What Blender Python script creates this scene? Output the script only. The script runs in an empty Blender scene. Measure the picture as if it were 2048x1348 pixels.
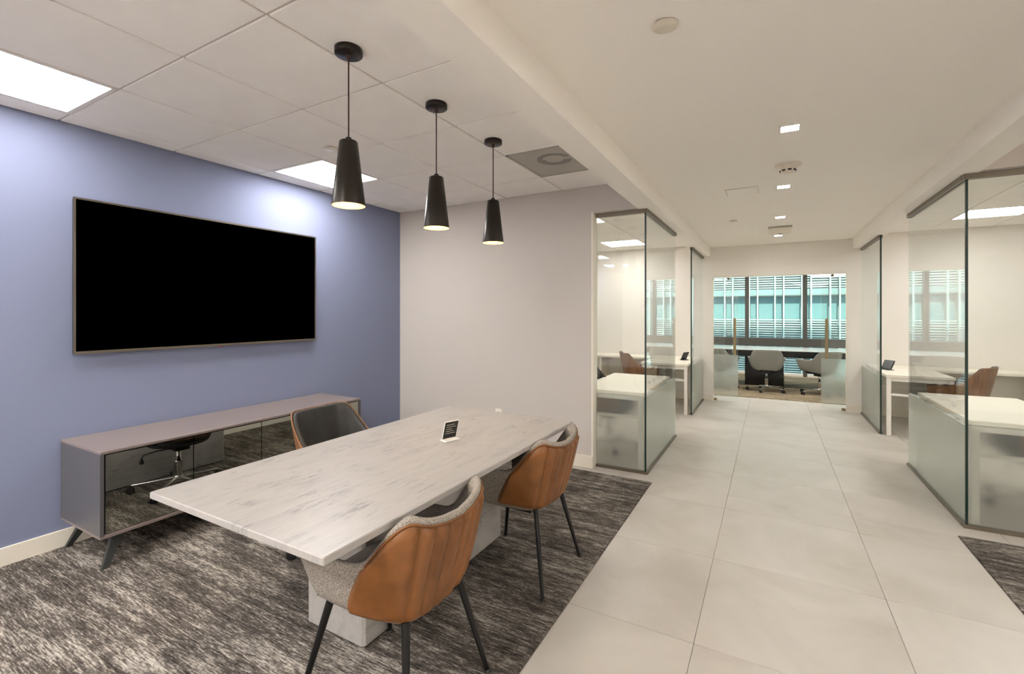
import bpy, math, random
from mathutils import Vector, Matrix

R = math.radians
S = bpy.context.scene
COL = S.collection
random.seed(7)

# ------------------------------------------------------------------ camera, world, sun, exposure
cam_d = bpy.data.cameras.new('camera')
cam_d.sensor_width = 36.0
cam_d.lens = 926.62 * 36.0 / 2048.0
cam_d.shift_y = -48.0 / 2048.0
cam_d.clip_start = 0.02
cam = bpy.data.objects.new('camera', cam_d)
COL.objects.link(cam)
cam.location = (0, 0, 1.40)
cam.rotation_euler = (R(90), 0, R(29.11))
S.camera = cam

world = bpy.data.worlds.new('world')
S.world = world
world.use_nodes = True
bgn = world.node_tree.nodes['Background']
bgn.inputs['Color'].default_value = (0.82, 0.91, 1.0, 1)
bgn.inputs['Strength'].default_value = 0.85

sun_d = bpy.data.lights.new('sun', 'SUN')
sun_d.energy = 2.8
sun_d.angle = R(1.2)
sun_d.color = (1.0, 0.93, 0.80)
sun = bpy.data.objects.new('sun', sun_d)
COL.objects.link(sun)
sun.location = (0, -10, 30)
sun.rotation_euler = (R(45), 0, R(10))     # shines towards +Y and down, over the added block overhead

S.view_settings.view_transform = 'Standard'
S.view_settings.look = 'None'
S.view_settings.gamma = 1.0
S.view_settings.use_curve_mapping = False
S.view_settings.exposure = 2.0
S.cycles.max_bounces = 14
S.cycles.diffuse_bounces = 7
S.cycles.glossy_bounces = 6
S.cycles.transmission_bounces = 10
S.cycles.transparent_max_bounces = 24
S.cycles.caustics_reflective = True
S.cycles.caustics_refractive = True
S.cycles.blur_glossy = 0.6
S.cycles.sample_clamp_indirect = 6.0

LAMP = (0.985, 0.955, 0.912)
PANEL_STRENGTH = 19.0

# ------------------------------------------------------------------ materials
def srgb(r, g, b):
    f = lambda c: (c / 255 / 12.92) if c / 255 <= 0.04045 else ((c / 255 + 0.055) / 1.055) ** 2.4
    return (f(r), f(g), f(b), 1)

MATS = {}
def mat(name):
    m = bpy.data.materials.new(name)
    m.use_nodes = True
    nt = m.node_tree
    nt.nodes.clear()
    out = nt.nodes.new('ShaderNodeOutputMaterial')
    MATS[name] = m
    return m, nt, out

def node(nt, t, **kw):
    n = nt.nodes.new(t)
    for k, v in kw.items():
        if k in n.inputs:
            n.inputs[k].default_value = v
        else:
            setattr(n, k, v)
    return n

def principled(name, color, rough=0.5, metal=0.0, spec=0.5, bump=0.0, bscale=200.0, var=0.0, vscale=3.0, coat=0.0):
    """plain paint, metal or plastic with a little procedural unevenness"""
    m, nt, out = mat(name)
    p = node(nt, 'ShaderNodeBsdfPrincipled')
    p.inputs['Base Color'].default_value = color
    p.inputs['Roughness'].default_value = rough
    p.inputs['Metallic'].default_value = metal
    p.inputs['Specular IOR Level'].default_value = spec
    p.inputs['Coat Weight'].default_value = coat
    nt.links.new(p.outputs[0], out.inputs[0])
    tc = node(nt, 'ShaderNodeTexCoord')
    if var > 0:
        n = node(nt, 'ShaderNodeTexNoise', Scale=vscale, Detail=4.0)
        nt.links.new(tc.outputs['Object'], n.inputs['Vector'])
        mx = node(nt, 'ShaderNodeMix', data_type='RGBA', blend_type='MULTIPLY')
        mx.inputs[0].default_value = 1.0
        mr = node(nt, 'ShaderNodeMapRange')
        mr.inputs[1].default_value = 0.3; mr.inputs[2].default_value = 0.7
        mr.inputs[3].default_value = 1 - var; mr.inputs[4].default_value = 1 + var * 0.3
        nt.links.new(n.outputs[0], mr.inputs[0])
        mx.inputs[6].default_value = color
        nt.links.new(mr.outputs[0], mx.inputs[7])
        nt.links.new(mx.outputs[2], p.inputs['Base Color'])
    if bump > 0:
        n2 = node(nt, 'ShaderNodeTexNoise', Scale=bscale, Detail=2.0)
        nt.links.new(tc.outputs['Object'], n2.inputs['Vector'])
        b = node(nt, 'ShaderNodeBump', Strength=bump, Distance=0.002)
        nt.links.new(n2.outputs[0], b.inputs['Height'])
        nt.links.new(b.outputs[0], p.inputs['Normal'])
    return m

def emission(name, color, strength):
    m, nt, out = mat(name)
    e = node(nt, 'ShaderNodeEmission', Strength=strength)
    e.inputs['Color'].default_value = (*color, 1)
    nt.links.new(e.outputs[0], out.inputs[0])
    return m

def clear_glass(name, tint, ior=1.5):
    m, nt, out = mat(name)
    t = node(nt, 'ShaderNodeBsdfTransparent'); t.inputs[0].default_value = (*tint, 1)
    g = node(nt, 'ShaderNodeBsdfGlossy'); g.inputs['Roughness'].default_value = 0.0
    g.inputs['Color'].default_value = (0.95, 0.97, 1.0, 1)
    geo = node(nt, 'ShaderNodeNewGeometry')          # same Fresnel on the way in and out of the sheet
    fr = node(nt, 'ShaderNodeFresnel', IOR=ior)
    mr = node(nt, 'ShaderNodeMapRange'); mr.inputs[3].default_value = ior; mr.inputs[4].default_value = 1.0 / ior
    nt.links.new(geo.outputs['Backfacing'], mr.inputs[0]); nt.links.new(mr.outputs[0], fr.inputs['IOR'])
    mx = node(nt, 'ShaderNodeMixShader')
    nt.links.new(fr.outputs[0], mx.inputs[0])
    nt.links.new(t.outputs[0], mx.inputs[1]); nt.links.new(g.outputs[0], mx.inputs[2])
    nt.links.new(mx.outputs[0], out.inputs[0])
    return m

def frosted_glass(name):
    m, nt, out = mat(name)
    g = node(nt, 'ShaderNodeBsdfGlass', Roughness=0.23, IOR=1.45)
    g.inputs['Color'].default_value = (0.96, 0.975, 0.955, 1)
    d = node(nt, 'ShaderNodeBsdfDiffuse'); d.inputs[0].default_value = (0.72, 0.75, 0.72, 1)
    tr = node(nt, 'ShaderNodeBsdfTranslucent'); tr.inputs[0].default_value = (0.88, 0.90, 0.87, 1)
    m1 = node(nt, 'ShaderNodeMixShader'); m1.inputs[0].default_value = 0.5
    nt.links.new(d.outputs[0], m1.inputs[1]); nt.links.new(tr.outputs[0], m1.inputs[2])
    m2 = node(nt, 'ShaderNodeMixShader'); m2.inputs[0].default_value = 0.14
    nt.links.new(g.outputs[0], m2.inputs[1]); nt.links.new(m1.outputs[0], m2.inputs[2])
    nt.links.new(m2.outputs[0], out.inputs[0])
    return m

def ramp(nt, stops):
    r = node(nt, 'ShaderNodeValToRGB')
    e = r.color_ramp.elements
    while len(e) < len(stops):
        e.new(0.5)
    for i, (p, c) in enumerate(stops):
        e[i].position = p; e[i].color = c
    return r

def tile_material(name):
    """large pale porcelain tile with clouding, each tile a little different"""
    m, nt, out = mat(name)
    p = node(nt, 'ShaderNodeBsdfPrincipled', Roughness=0.38)
    p.inputs['Specular IOR Level'].default_value = 0.45
    oi = node(nt, 'ShaderNodeObjectInfo')
    geo = node(nt, 'ShaderNodeNewGeometry')
    add = node(nt, 'ShaderNodeVectorMath', operation='ADD')
    sc = node(nt, 'ShaderNodeVectorMath', operation='SCALE'); sc.inputs['Scale'].default_value = 37.0
    comb = node(nt, 'ShaderNodeCombineXYZ')
    nt.links.new(oi.outputs['Random'], comb.inputs[0]); nt.links.new(oi.outputs['Random'], comb.inputs[1])
    nt.links.new(comb.outputs[0], sc.inputs[0])
    nt.links.new(geo.outputs['Position'], add.inputs[0]); nt.links.new(sc.outputs[0], add.inputs[1])
    n = node(nt, 'ShaderNodeTexNoise', Scale=1.7, Detail=7.0, Roughness=0.58, Distortion=0.8)
    nt.links.new(add.outputs[0], n.inputs['Vector'])
    r = ramp(nt, [(0.28, srgb(170, 163, 154)), (0.5, srgb(182, 176, 168)), (0.75, srgb(191, 185, 178))])
    nt.links.new(n.outputs[0], r.inputs[0])
    nt.links.new(r.outputs[0], p.inputs['Base Color'])
    n2 = node(nt, 'ShaderNodeTexNoise', Scale=6.0, Detail=3.0)
    nt.links.new(add.outputs[0], n2.inputs['Vector'])
    mr = node(nt, 'ShaderNodeMapRange'); mr.inputs[3].default_value = 0.30; mr.inputs[4].default_value = 0.46
    nt.links.new(n2.outputs[0], mr.inputs[0]); nt.links.new(mr.outputs[0], p.inputs['Roughness'])
    nt.links.new(p.outputs[0], out.inputs[0])
    return m

def carpet_material(name, dark, mid, light):
    """abrash carpet: short streaks that run across the room"""
    m, nt, out = mat(name)
    p = node(nt, 'ShaderNodeBsdfPrincipled', Roughness=0.95)
    p.inputs['Specular IOR Level'].default_value = 0.1
    tc = node(nt, 'ShaderNodeNewGeometry')
    def streak(sx, sy, scale, detail, off):
        mp = node(nt, 'ShaderNodeMapping'); mp.inputs['Scale'].default_value = (sx, sy, 1); mp.inputs['Location'].default_value = (off, off * 2, 0)
        n = node(nt, 'ShaderNodeTexNoise', Scale=scale, Detail=detail, Roughness=0.65)
        nt.links.new(tc.outputs['Position'], mp.inputs['Vector']); nt.links.new(mp.outputs[0], n.inputs['Vector'])
        return n
    a = streak(16.0, 150.0, 1.0, 3.0, 0.0)      # fine streaks
    e = streak(70.0, 110.0, 1.0, 2.0, 5.1)    # tufts that break the streaks
    b = streak(2.6, 26.0, 1.0, 3.0, 3.3)      # wider bands
    c = streak(1.6, 2.6, 1.0, 3.0, 7.7)       # patches
    def mul(x, k):
        n = node(nt, 'ShaderNodeMath', operation='MULTIPLY'); n.inputs[1].default_value = k
        nt.links.new(x, n.inputs[0]); return n.outputs[0]
    def plus(x, y):
        n = node(nt, 'ShaderNodeMath', operation='ADD'); nt.links.new(x, n.inputs[0]); nt.links.new(y, n.inputs[1]); return n.outputs[0]
    f = plus(plus(plus(mul(a.outputs[0], 0.38), mul(b.outputs[0], 0.26)), mul(c.outputs[0], 0.20)), mul(e.outputs[0], 0.16))
    r = ramp(nt, [(0.40, dark), (0.50, mid), (0.61, light)])
    nt.links.new(f, r.inputs[0])
    nt.links.new(r.outputs[0], p.inputs['Base Color'])
    bp = node(nt, 'ShaderNodeBump', Strength=0.6, Distance=0.006)
    nt.links.new(a.outputs[0], bp.inputs['Height']); nt.links.new(bp.outputs[0], p.inputs['Normal'])
    nt.links.new(p.outputs[0], out.inputs[0])
    return m

def marble_material(name):
    m, nt, out = mat(name)
    p = node(nt, 'ShaderNodeBsdfPrincipled', Roughness=0.32)
    p.inputs['Specular IOR Level'].default_value = 0.4
    tc = node(nt, 'ShaderNodeNewGeometry')
    mp = node(nt, 'ShaderNodeMapping'); mp.inputs['Rotation'].default_value = (0.5, 0.35, R(-22)); mp.inputs['Scale'].default_value = (11.0, 1.9, 8.0)
    nt.links.new(tc.outputs['Position'], mp.inputs['Vector'])
    n = node(nt, 'ShaderNodeTexNoise', Scale=2.2, Detail=9.0, Roughness=0.68, Distortion=0.7)
    nt.links.new(mp.outputs[0], n.inputs['Vector'])
    r1 = ramp(nt, [(0.26, srgb(136, 133, 131)), (0.42, srgb(156, 152, 148)), (0.60, srgb(164, 159, 154)), (0.80, srgb(146, 143, 141))])
    nt.links.new(n.outputs[0], r1.inputs[0])
    # thin grey veins: where a stretched noise crosses its middle
    mp2 = node(nt, 'ShaderNodeMapping'); mp2.inputs['Rotation'].default_value = (0.4, 0.3, R(-26)); mp2.inputs['Scale'].default_value = (20.0, 2.2, 15.0)
    nt.links.new(tc.outputs['Position'], mp2.inputs['Vector'])
    n2 = node(nt, 'ShaderNodeTexNoise', Scale=1.6, Detail=6.0, Roughness=0.6, Distortion=0.4)
    nt.links.new(mp2.outputs[0], n2.inputs['Vector'])
    s = node(nt, 'ShaderNodeMath', operation='SUBTRACT'); s.inputs[1].default_value = 0.5
    ab = node(nt, 'ShaderNodeMath', operation='ABSOLUTE')
    nt.links.new(n2.outputs[0], s.inputs[0]); nt.links.new(s.outputs[0], ab.inputs[0])
    r2 = ramp(nt, [(0.0, (1, 1, 1, 1)), (0.010, (0.5, 0.5, 0.5, 1)), (0.030, (0, 0, 0, 1))])
    nt.links.new(ab.outputs[0], r2.inputs[0])
    n3 = node(nt, 'ShaderNodeTexNoise', Scale=7.0, Detail=3.0)
    nt.links.new(tc.outputs['Position'], n3.inputs['Vector'])
    r3 = ramp(nt, [(0.50, (0, 0, 0, 1)), (0.66, (0.8, 0.8, 0.8, 1))])
    nt.links.new(n3.outputs[0], r3.inputs[0])
    mm = node(nt, 'ShaderNodeMath', operation='MULTIPLY')
    nt.links.new(r2.outputs[0], mm.inputs[0]); nt.links.new(r3.outputs[0], mm.inputs[1])
    mx = node(nt, 'ShaderNodeMix', data_type='RGBA')
    nt.links.new(mm.outputs[0], mx.inputs[0]); nt.links.new(r1.outputs[0], mx.inputs[6]); mx.inputs[7].default_value = srgb(84, 83, 86)
    nt.links.new(mx.outputs[2], p.inputs['Base Color'])
    nt.links.new(p.outputs[0], out.inputs[0])
    return m

def wood_material(name, c1, c2):
    m, nt, out = mat(name)
    p = node(nt, 'ShaderNodeBsdfPrincipled', Roughness=0.38)
    tc = node(nt, 'ShaderNodeTexCoord')
    mp = node(nt, 'ShaderNodeMapping'); mp.inputs['Scale'].default_value = (14, 14, 1.6)
    nt.links.new(tc.outputs['Object'], mp.inputs['Vector'])
    n = node(nt, 'ShaderNodeTexNoise', Scale=2.0, Detail=6.0, Distortion=0.6)
    nt.links.new(mp.outputs[0], n.inputs['Vector'])
    r = ramp(nt, [(0.3, c1), (0.7, c2)])
    nt.links.new(n.outputs[0], r.inputs[0]); nt.links.new(r.outputs[0], p.inputs['Base Color'])
    nt.links.new(p.outputs[0], out.inputs[0])
    return m

def fabric_material(name, c1, c2, scale=420.0, rough=0.9):
    m, nt, out = mat(name)
    p = node(nt, 'ShaderNodeBsdfPrincipled', Roughness=rough)
    p.inputs['Specular IOR Level'].default_value = 0.2
    tc = node(nt, 'ShaderNodeTexCoord')
    mp = node(nt, 'ShaderNodeMapping'); mp.inputs['Scale'].default_value = (1, 1, 0.35)
    nt.links.new(tc.outputs['Object'], mp.inputs['Vector'])
    n = node(nt, 'ShaderNodeTexNoise', Scale=scale, Detail=3.0)
    nt.links.new(mp.outputs[0], n.inputs['Vector'])
    r = ramp(nt, [(0.36, c1), (0.64, c2)])
    nt.links.new(n.outputs[0], r.inputs[0]); nt.links.new(r.outputs[0], p.inputs['Base Color'])
    b = node(nt, 'ShaderNodeBump', Strength=0.3, Distance=0.002)
    nt.links.new(n.outputs[0], b.inputs['Height']); nt.links.new(b.outputs[0], p.inputs['Normal'])
    nt.links.new(p.outputs[0], out.inputs[0])
    return m

def leather_material(name, c1, c2, rough=0.45):
    m, nt, out = mat(name)
    p = node(nt, 'ShaderNodeBsdfPrincipled', Roughness=rough)
    p.inputs['Specular IOR Level'].default_value = 0.4
    tc = node(nt, 'ShaderNodeTexCoord')
    n = node(nt, 'ShaderNodeTexNoise', Scale=7.0, Detail=6.0, Roughness=0.6)
    nt.links.new(tc.outputs['Object'], n.inputs['Vector'])
    r = ramp(nt, [(0.3, c1), (0.7, c2)])
    nt.links.new(n.outputs[0], r.inputs[0]); nt.links.new(r.outputs[0], p.inputs['Base Color'])
    v = node(nt, 'ShaderNodeTexVoronoi', Scale=420.0)
    nt.links.new(tc.outputs['Object'], v.inputs['Vector'])
    b = node(nt, 'ShaderNodeBump', Strength=0.12, Distance=0.001)
    nt.links.new(v.outputs['Distance'], b.inputs['Height']); nt.links.new(b.outputs[0], p.inputs['Normal'])
    nt.links.new(p.outputs[0], out.inputs[0])
    return m

M_ceiling = principled('ceiling_paint', srgb(244, 240, 234), 0.9, spec=0.2, bump=0.05, bscale=60)
M_acoustic = principled('acoustic_tile', srgb(245, 241, 236), 0.95, spec=0.15, bump=0.15, bscale=500, var=0.03, vscale=5)
M_tee = principled('ceiling_tee', srgb(198, 191, 182), 0.7)
M_wall = principled('wall_paint', srgb(198, 191, 185), 0.75, spec=0.25, bump=0.05, bscale=90)
M_white = principled('white_wall_paint', srgb(228, 223, 216), 0.75, spec=0.25, bump=0.05, bscale=90)
M_accent = principled('accent_paint', srgb(124, 130, 155), 0.8, spec=0.12, bump=0.06, bscale=120)
M_trim = principled('trim_paint', srgb(226, 219, 206), 0.5)
M_grout = principled('grout', srgb(150, 141, 130), 0.9)
M_tile = tile_material('porcelain_tile')
M_carpet = carpet_material('streaked_carpet', srgb(37, 33, 30), srgb(88, 82, 76), srgb(180, 172, 162))
M_carpet2 = carpet_material('meeting_carpet', srgb(70, 62, 52), srgb(128, 114, 94), srgb(186, 170, 142))
M_marble = marble_material('carrara_marble')
M_glass = clear_glass('partition_glass', (0.955, 0.97, 0.96))
M_doorglass = clear_glass('door_glass', (0.96, 0.98, 0.97))
M_window = clear_glass('tinted_window_glass', (0.70, 0.82, 0.81))
M_edge = principled('glass_edge_green', srgb(28, 48, 42), 0.25, spec=0.6)
M_frost = frosted_glass('frosted_glass')
M_track = principled('anodised_track', srgb(124, 115, 102), 0.38, metal=0.85, bump=0.02)
M_mullion = principled('mullion_dark', srgb(84, 82, 78), 0.5, metal=0.2)
M_fill_panel = emission('fill_light_diffuser', LAMP, PANEL_STRENGTH)  # for the unseen panels added to brighten the room
M_dim_light = emission('dimmed_light_diffuser', LAMP, 5.0)
M_nook_light = emission('nook_light_diffuser', LAMP, 8.5)
M_office_light = emission('office_light_diffuser', LAMP, 5.8)
M_down_light = emission('downlight_lens', LAMP, 45.0)
M_bulb = emission('pendant_bulb', (1.0, 0.90, 0.74), 65.0)
M_drum = emission('drum_diffuser', (1.0, 0.95, 0.90), 1.2)
M_whitemetal = principled('white_metal', srgb(232, 227, 218), 0.45)
M_plastic = principled('white_plastic', srgb(222, 214, 200), 0.45)
M_black = principled('black_metal', srgb(22, 21, 21), 0.42, metal=0.3)
M_pend_out = principled('pendant_black', srgb(40, 34, 28), 0.34, metal=0.5, spec=0.5)
M_pend_in = principled('pendant_gold', srgb(232, 200, 128), 0.5, metal=0.3)
M_cord = principled('pendant_cord', srgb(56, 32, 26), 0.7)
M_ventgrey = principled('vent_perforated', srgb(178, 173, 164), 0.7, bump=0.2, bscale=700, var=0.06, vscale=4)
M_ventdark = principled('vent_dark_grey', srgb(140, 136, 128), 0.8)  # darker grey of the duct collar and small ceiling parts
M_screen = principled('screen_black', (0.0, 0.0, 0.0, 1), 0.5, spec=0.0)
M_bezel = principled('bezel_steel', srgb(128, 120, 110), 0.32, metal=0.9)
M_red = principled('red_mark', srgb(150, 24, 28), 0.5)
M_cred = principled('credenza_lacquer', srgb(124, 113, 110), 0.38, spec=0.5)
M_credside = principled('credenza_side', srgb(84, 82, 86), 0.34, spec=0.5)
M_mirror = principled('grey_mirror', srgb(172, 172, 163), 0.02, metal=1.0)
M_seam = principled('seam_dark', srgb(36, 30, 28), 0.6)
M_credleg = principled('credenza_leg', srgb(58, 60, 58), 0.45, metal=0.3)
M_tan = leather_material('tan_leather', srgb(100, 61, 28), srgb(134, 85, 42), 0.44)
M_fabric = fabric_material('grey_tweed', srgb(104, 97, 90), srgb(172, 163, 153))
M_blackleather = leather_material('black_leather', srgb(38, 37, 36), srgb(56, 55, 54), 0.42)
M_walnut = wood_material('walnut_veneer', srgb(104, 70, 43), srgb(142, 100, 64))
M_greyfab = fabric_material('grey_felt', srgb(126, 126, 120), srgb(154, 153, 146), 300)
M_chrome = principled('chrome', srgb(206, 204, 200), 0.14, metal=1.0)
M_darkplastic = principled('dark_plastic', srgb(26, 25, 25), 0.5)
M_laminate = principled('white_laminate', srgb(232, 226, 212), 0.35)
M_conftop = principled('table_top_pale', srgb(196, 200, 198), 0.16)
M_confblack = principled('table_black', srgb(12, 12, 14), 0.25)
M_handle = principled('brass_handle', srgb(160, 143, 112), 0.34, metal=0.9)
M_facade = principled('facade_panel', srgb(150, 164, 164), 0.7, var=0.08, vscale=0.5)
M_facadeglass = principled('facade_glass', srgb(128, 156, 158), 0.2, spec=0.5)
M_slat = principled('louvre_slat', srgb(196, 200, 194), 0.6)
M_ground = principled('street_asphalt', srgb(120, 120, 118), 0.9, var=0.2, vscale=1.5)
M_print = principled('print_pale', srgb(170, 165, 155), 0.6)
M_tablet = principled('tablet_face', srgb(30, 28, 27), 0.25)

# ------------------------------------------------------------------ mesh helpers
class MB:
    def __init__(self):
        self.v = []; self.f = []; self.sm = []
    def add(self, vs, fs, smooth=False):
        o = len(self.v)
        self.v += [tuple(p) for p in vs]
        self.f += [tuple(i + o for i in q) for q in fs]
        self.sm += [smooth] * len(fs)
        return self
    def box(self, x0, x1, y0, y1, z0, z1):
        vs = [(x, y, z) for z in (z0, z1) for y in (y0, y1) for x in (x0, x1)]
        return self.add(vs, [(0, 2, 3, 1), (4, 5, 7, 6), (0, 1, 5, 4), (2, 6, 7, 3), (0, 4, 6, 2), (1, 3, 7, 5)])
    def bevbox(self, x0, x1, y0, y1, z0, z1, b):
        """box with chamfered edges (vertical and horizontal)"""
        def ring(i, z):
            return [(x0 + i + b, y0 + i, z), (x1 - i - b, y0 + i, z), (x1 - i, y0 + i + b, z), (x1 - i, y1 - i - b, z),
                    (x1 - i - b, y1 - i, z), (x0 + i + b, y1 - i, z), (x0 + i, y1 - i - b, z), (x0 + i, y0 + i + b, z)]
        rs = [ring(b, z0), ring(0, z0 + b), ring(0, z1 - b), ring(b, z1)]
        vs = [p for r in rs for p in r]
        fs = [tuple(range(7, -1, -1)), tuple(range(24, 32))]
        for k in range(3):
            for i in range(8):
                j = (i + 1) % 8
                fs.append((k * 8 + i, k * 8 + j, (k + 1) * 8 + j, (k + 1) * 8 + i))
        return self.add(vs, fs)
    def lathe(self, prof, n=32, c=(0, 0, 0), close=True, smooth=True):
        vs = []; fs = []
        for r, z in prof:
            for i in range(n):
                a = 2 * math.pi * i / n
                vs.append((c[0] + r * math.cos(a), c[1] + r * math.sin(a), c[2] + z))
        for k in range(len(prof) - 1):
            for i in range(n):
                j = (i + 1) % n
                fs.append((k * n + i, k * n + j, (k + 1) * n + j, (k + 1) * n + i))
        self.add(vs, fs, smooth)
        if close:
            self.add(vs[:n], [tuple(range(n - 1, -1, -1))])
            self.add(vs[-n:], [tuple(range(n))])
        return self
    def tube(self, p0, p1, r0, r1=None, n=12, flat=1.0, smooth=True):
        r1 = r0 if r1 is None else r1
        p0 = Vector(p0); p1 = Vector(p1)
        d = (p1 - p0).normalized()
        a = Vector((0, 0, 1)) if abs(d.z) < 0.9 else Vector((1, 0, 0))
        u = d.cross(a).normalized(); w = d.cross(u)
        vs = []
        for p, r in ((p0, r0), (p1, r1)):
            for i in range(n):
                t = 2 * math.pi * i / n
                vs.append(p + u * r * math.cos(t) + w * r * flat * math.sin(t))
        self.add(vs, [(i, (i + 1) % n, n + (i + 1) % n, n + i) for i in range(n)], smooth)
        self.add(vs, [tuple(range(n - 1, -1, -1)), tuple(range(n, 2 * n))])
        return self
    def path(self, pts, r, n=8):
        pts = [Vector(p) for p in pts]
        vs = []
        for k, p in enumerate(pts):
            d = (pts[min(k + 1, len(pts) - 1)] - pts[max(k - 1, 0)]).normalized()
            a = Vector((0, 0, 1)) if abs(d.z) < 0.9 else Vector((1, 0, 0))
            u = d.cross(a).normalized(); w = d.cross(u)
            for i in range(n):
                t = 2 * math.pi * i / n
                vs.append(p + u * r * math.cos(t) + w * r * math.sin(t))
        fs = []
        for k in range(len(pts) - 1):
            for i in range(n):
                fs.append((k * n + i, k * n + (i + 1) % n, (k + 1) * n + (i + 1) % n, (k + 1) * n + i))
        fs.append(tuple(range(n - 1, -1, -1))); fs.append(tuple(range((len(pts) - 1) * n, len(pts) * n)))
        return self.add(vs, fs, True)
    def grid(self, rows, smooth=True):
        vs = [p for r in rows for p in r]; n = len(rows[0]); fs = []
        for k in range(len(rows) - 1):
            for i in range(n - 1):
                fs.append((k * n + i, k * n + i + 1, (k + 1) * n + i + 1, (k + 1) * n + i))
        return self.add(vs, fs, smooth)
    def build(self, name, material, parent=None, loc=None):
        me = bpy.data.meshes.new(name)
        me.from_pydata(self.v, [], self.f)
        me.polygons.foreach_set('use_smooth', self.sm)
        me.materials.append(material)
        me.update()
        o = bpy.data.objects.new(name, me)
        COL.objects.link(o)
        if parent is not None:
            o.parent = parent
        if loc is not None:
            o.location = loc
        return o

def tag(o, label, cat=None, group=None, kind=None):
    o['label'] = label
    if cat: o['category'] = cat
    if group: o['group'] = group
    if kind: o['kind'] = kind
    return o

def struct(o, label):
    o['label'] = label; o['kind'] = 'structure'
    return o

def thing(name, label, cat, loc=(0, 0, 0), rz=0.0, group=None):
    o = bpy.data.objects.new(name, None)
    o.empty_display_size = 0.1
    COL.objects.link(o)
    o.location = loc; o.rotation_euler = (0, 0, rz)
    return tag(o, label, cat, group)

def copy_tree(o, parent=None):
    c = o.copy(); COL.objects.link(c); c.parent = parent
    for ch in list(o.children):
        copy_tree(ch, c)
    return c

def place_copy(proto, label, loc, rz):
    c = copy_tree(proto)
    c.location = loc; c.rotation_euler = (0, 0, rz); c['label'] = label
    return c

def box(name, m, x0, x1, y0, y1, z0, z1, parent=None, bev=0.0):
    b = MB()
    if bev: b.bevbox(x0, x1, y0, y1, z0, z1, bev)
    else: b.box(x0, x1, y0, y1, z0, z1)
    return b.build(name, m, parent)

# ------------------------------------------------------------------ measures of the place (metres)
XL, XR = -3.70, 3.90            # outer walls
YB = -5.0                       # wall behind the camera
YW = 4.01                       # back wall of the meeting nook, front of the offices
YE = 8.00                       # end wall
ZC = 2.545                      # tiled ceilings
ZO = 2.49                       # office ceilings
ZK = 2.445                      # corridor ceiling
ZB = 2.305                      # underside of beams, top of glass
GL, GR = -0.945, 1.12           # corridor glass lines
BL0, BL1 = -1.00, -0.835        # left beam
BR0, BR1 = 1.012, 1.175         # right beam
YWIN = 12.0

# ------------------------------------------------------------------ floor
floor = struct(box('floor', M_grout, XL - 0.15, XR + 0.15, YB - 0.15, YWIN + 0.3, -0.20, -0.004), 'pale porcelain tiled floor running along the corridor')
CX0, CX1, CY1 = -0.85, 1.028, 3.905
TS = 0.778
def clip_tiles(x0, x1, y0, y1):
    gap = 0.0011
    i0 = math.floor((x0 + 0.283) / TS); j0 = math.floor((y0 - 2.088) / TS)
    i = i0
    while -0.283 + i * TS < x1 - 0.01:
        j = j0
        while 2.088 + j * TS < y1 - 0.01:
            a0 = max(x0, -0.283 + i * TS + gap); a1 = min(x1, -0.283 + (i + 1) * TS - gap)
            b0 = max(y0, 2.088 + j * TS + gap); b1 = min(y1, 2.088 + (j + 1) * TS - gap)
            if a1 - a0 > 0.01 and b1 - b0 > 0.01:
                mb = MB()
                mb.bevbox(a0, a1, b0, b1, -0.012, 0.0, 0.0012)
                mb.build('floor_tile', M_tile, floor)
            j += 1
        i += 1
clip_tiles(CX0, CX1, -0.905, CY1)
clip_tiles(XL, XR, YB, -0.905)  # unseen tiles laid here instead of carpet to bounce more light
clip_tiles(XL, XR, CY1, 8.62)

def carpet(name, m, x0, x1, y0, y1, label):
    o = box(name, m, x0, x1, y0, y1, -0.004, 0.006, bev=0.002)
    return tag(o, label, 'carpet')
carpet('carpet', M_carpet, XL, CX0 - 0.004, -0.90, CY1 - 0.004, 'dark streaked carpet under the marble table and sideboard')
carpet('carpet', M_carpet, CX1 + 0.004, XR, -0.90, CY1 - 0.004, 'dark streaked carpet corner at the right edge before the right glass office')
carpet('carpet', M_carpet2, XL, XR, 8.63, YWIN - 0.02, 'tan and grey streaked carpet in the far meeting room')

# ------------------------------------------------------------------ walls
struct(box('wall_left', M_accent, XL - 0.12, XL, YB, YW, 0, 2.75), 'blue-grey accent wall behind the television')
struct(box('wall_back', M_wall, XL, -1.405, YW, YW + 0.10, 0, 2.75), 'pale grey wall behind the marble table')
struct(box('wall_header_left', M_wall, -1.405, BL0, YW, YW + 0.10, ZB, 2.75), 'pale wall above the left office glass front')
struct(box('wall_header_right', M_wall, BR1, XR, YW, YW + 0.10, ZB, 2.75), 'pale wall above the right office glass front')
struct(box('wall_behind', M_white, XL - 0.12, XR + 0.12, YB - 0.12, YB, 0, 2.75), 'white wall at the near end of the room')
struct(box('wall_right', M_white, XR, XR + 0.12, YB, YE, 0, 2.75), 'white outer wall on the right')
struct(box('wall_office_left', M_white, XL - 0.12, XL, YW + 0.0, YE, 0, 2.75), 'white outer wall of the left office')
OX0, OX1, OZ = -0.805, 0.957, 1.975
w = MB()
w.box(XL - 0.12, OX0, YE, YE + 0.10, 0, 2.75).box(OX1, XR + 0.12, YE, YE + 0.10, 0, 2.75).box(OX0, OX1, YE, YE + 0.10, OZ, 2.75)
struct(w.build('wall_end', M_white), 'white wall at the corridor end with the wide glass door opening')
struct(box('wall_meeting_left', M_white, XL - 0.12, XL, YE + 0.1, YWIN + 0.2, 0, 2.75), 'white side wall of the far meeting room on the left')
struct(box('wall_meeting_right', M_white, XR, XR + 0.12, YE + 0.1, YWIN + 0.2, 0, 2.75), 'white side wall of the far meeting room on the right')
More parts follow.
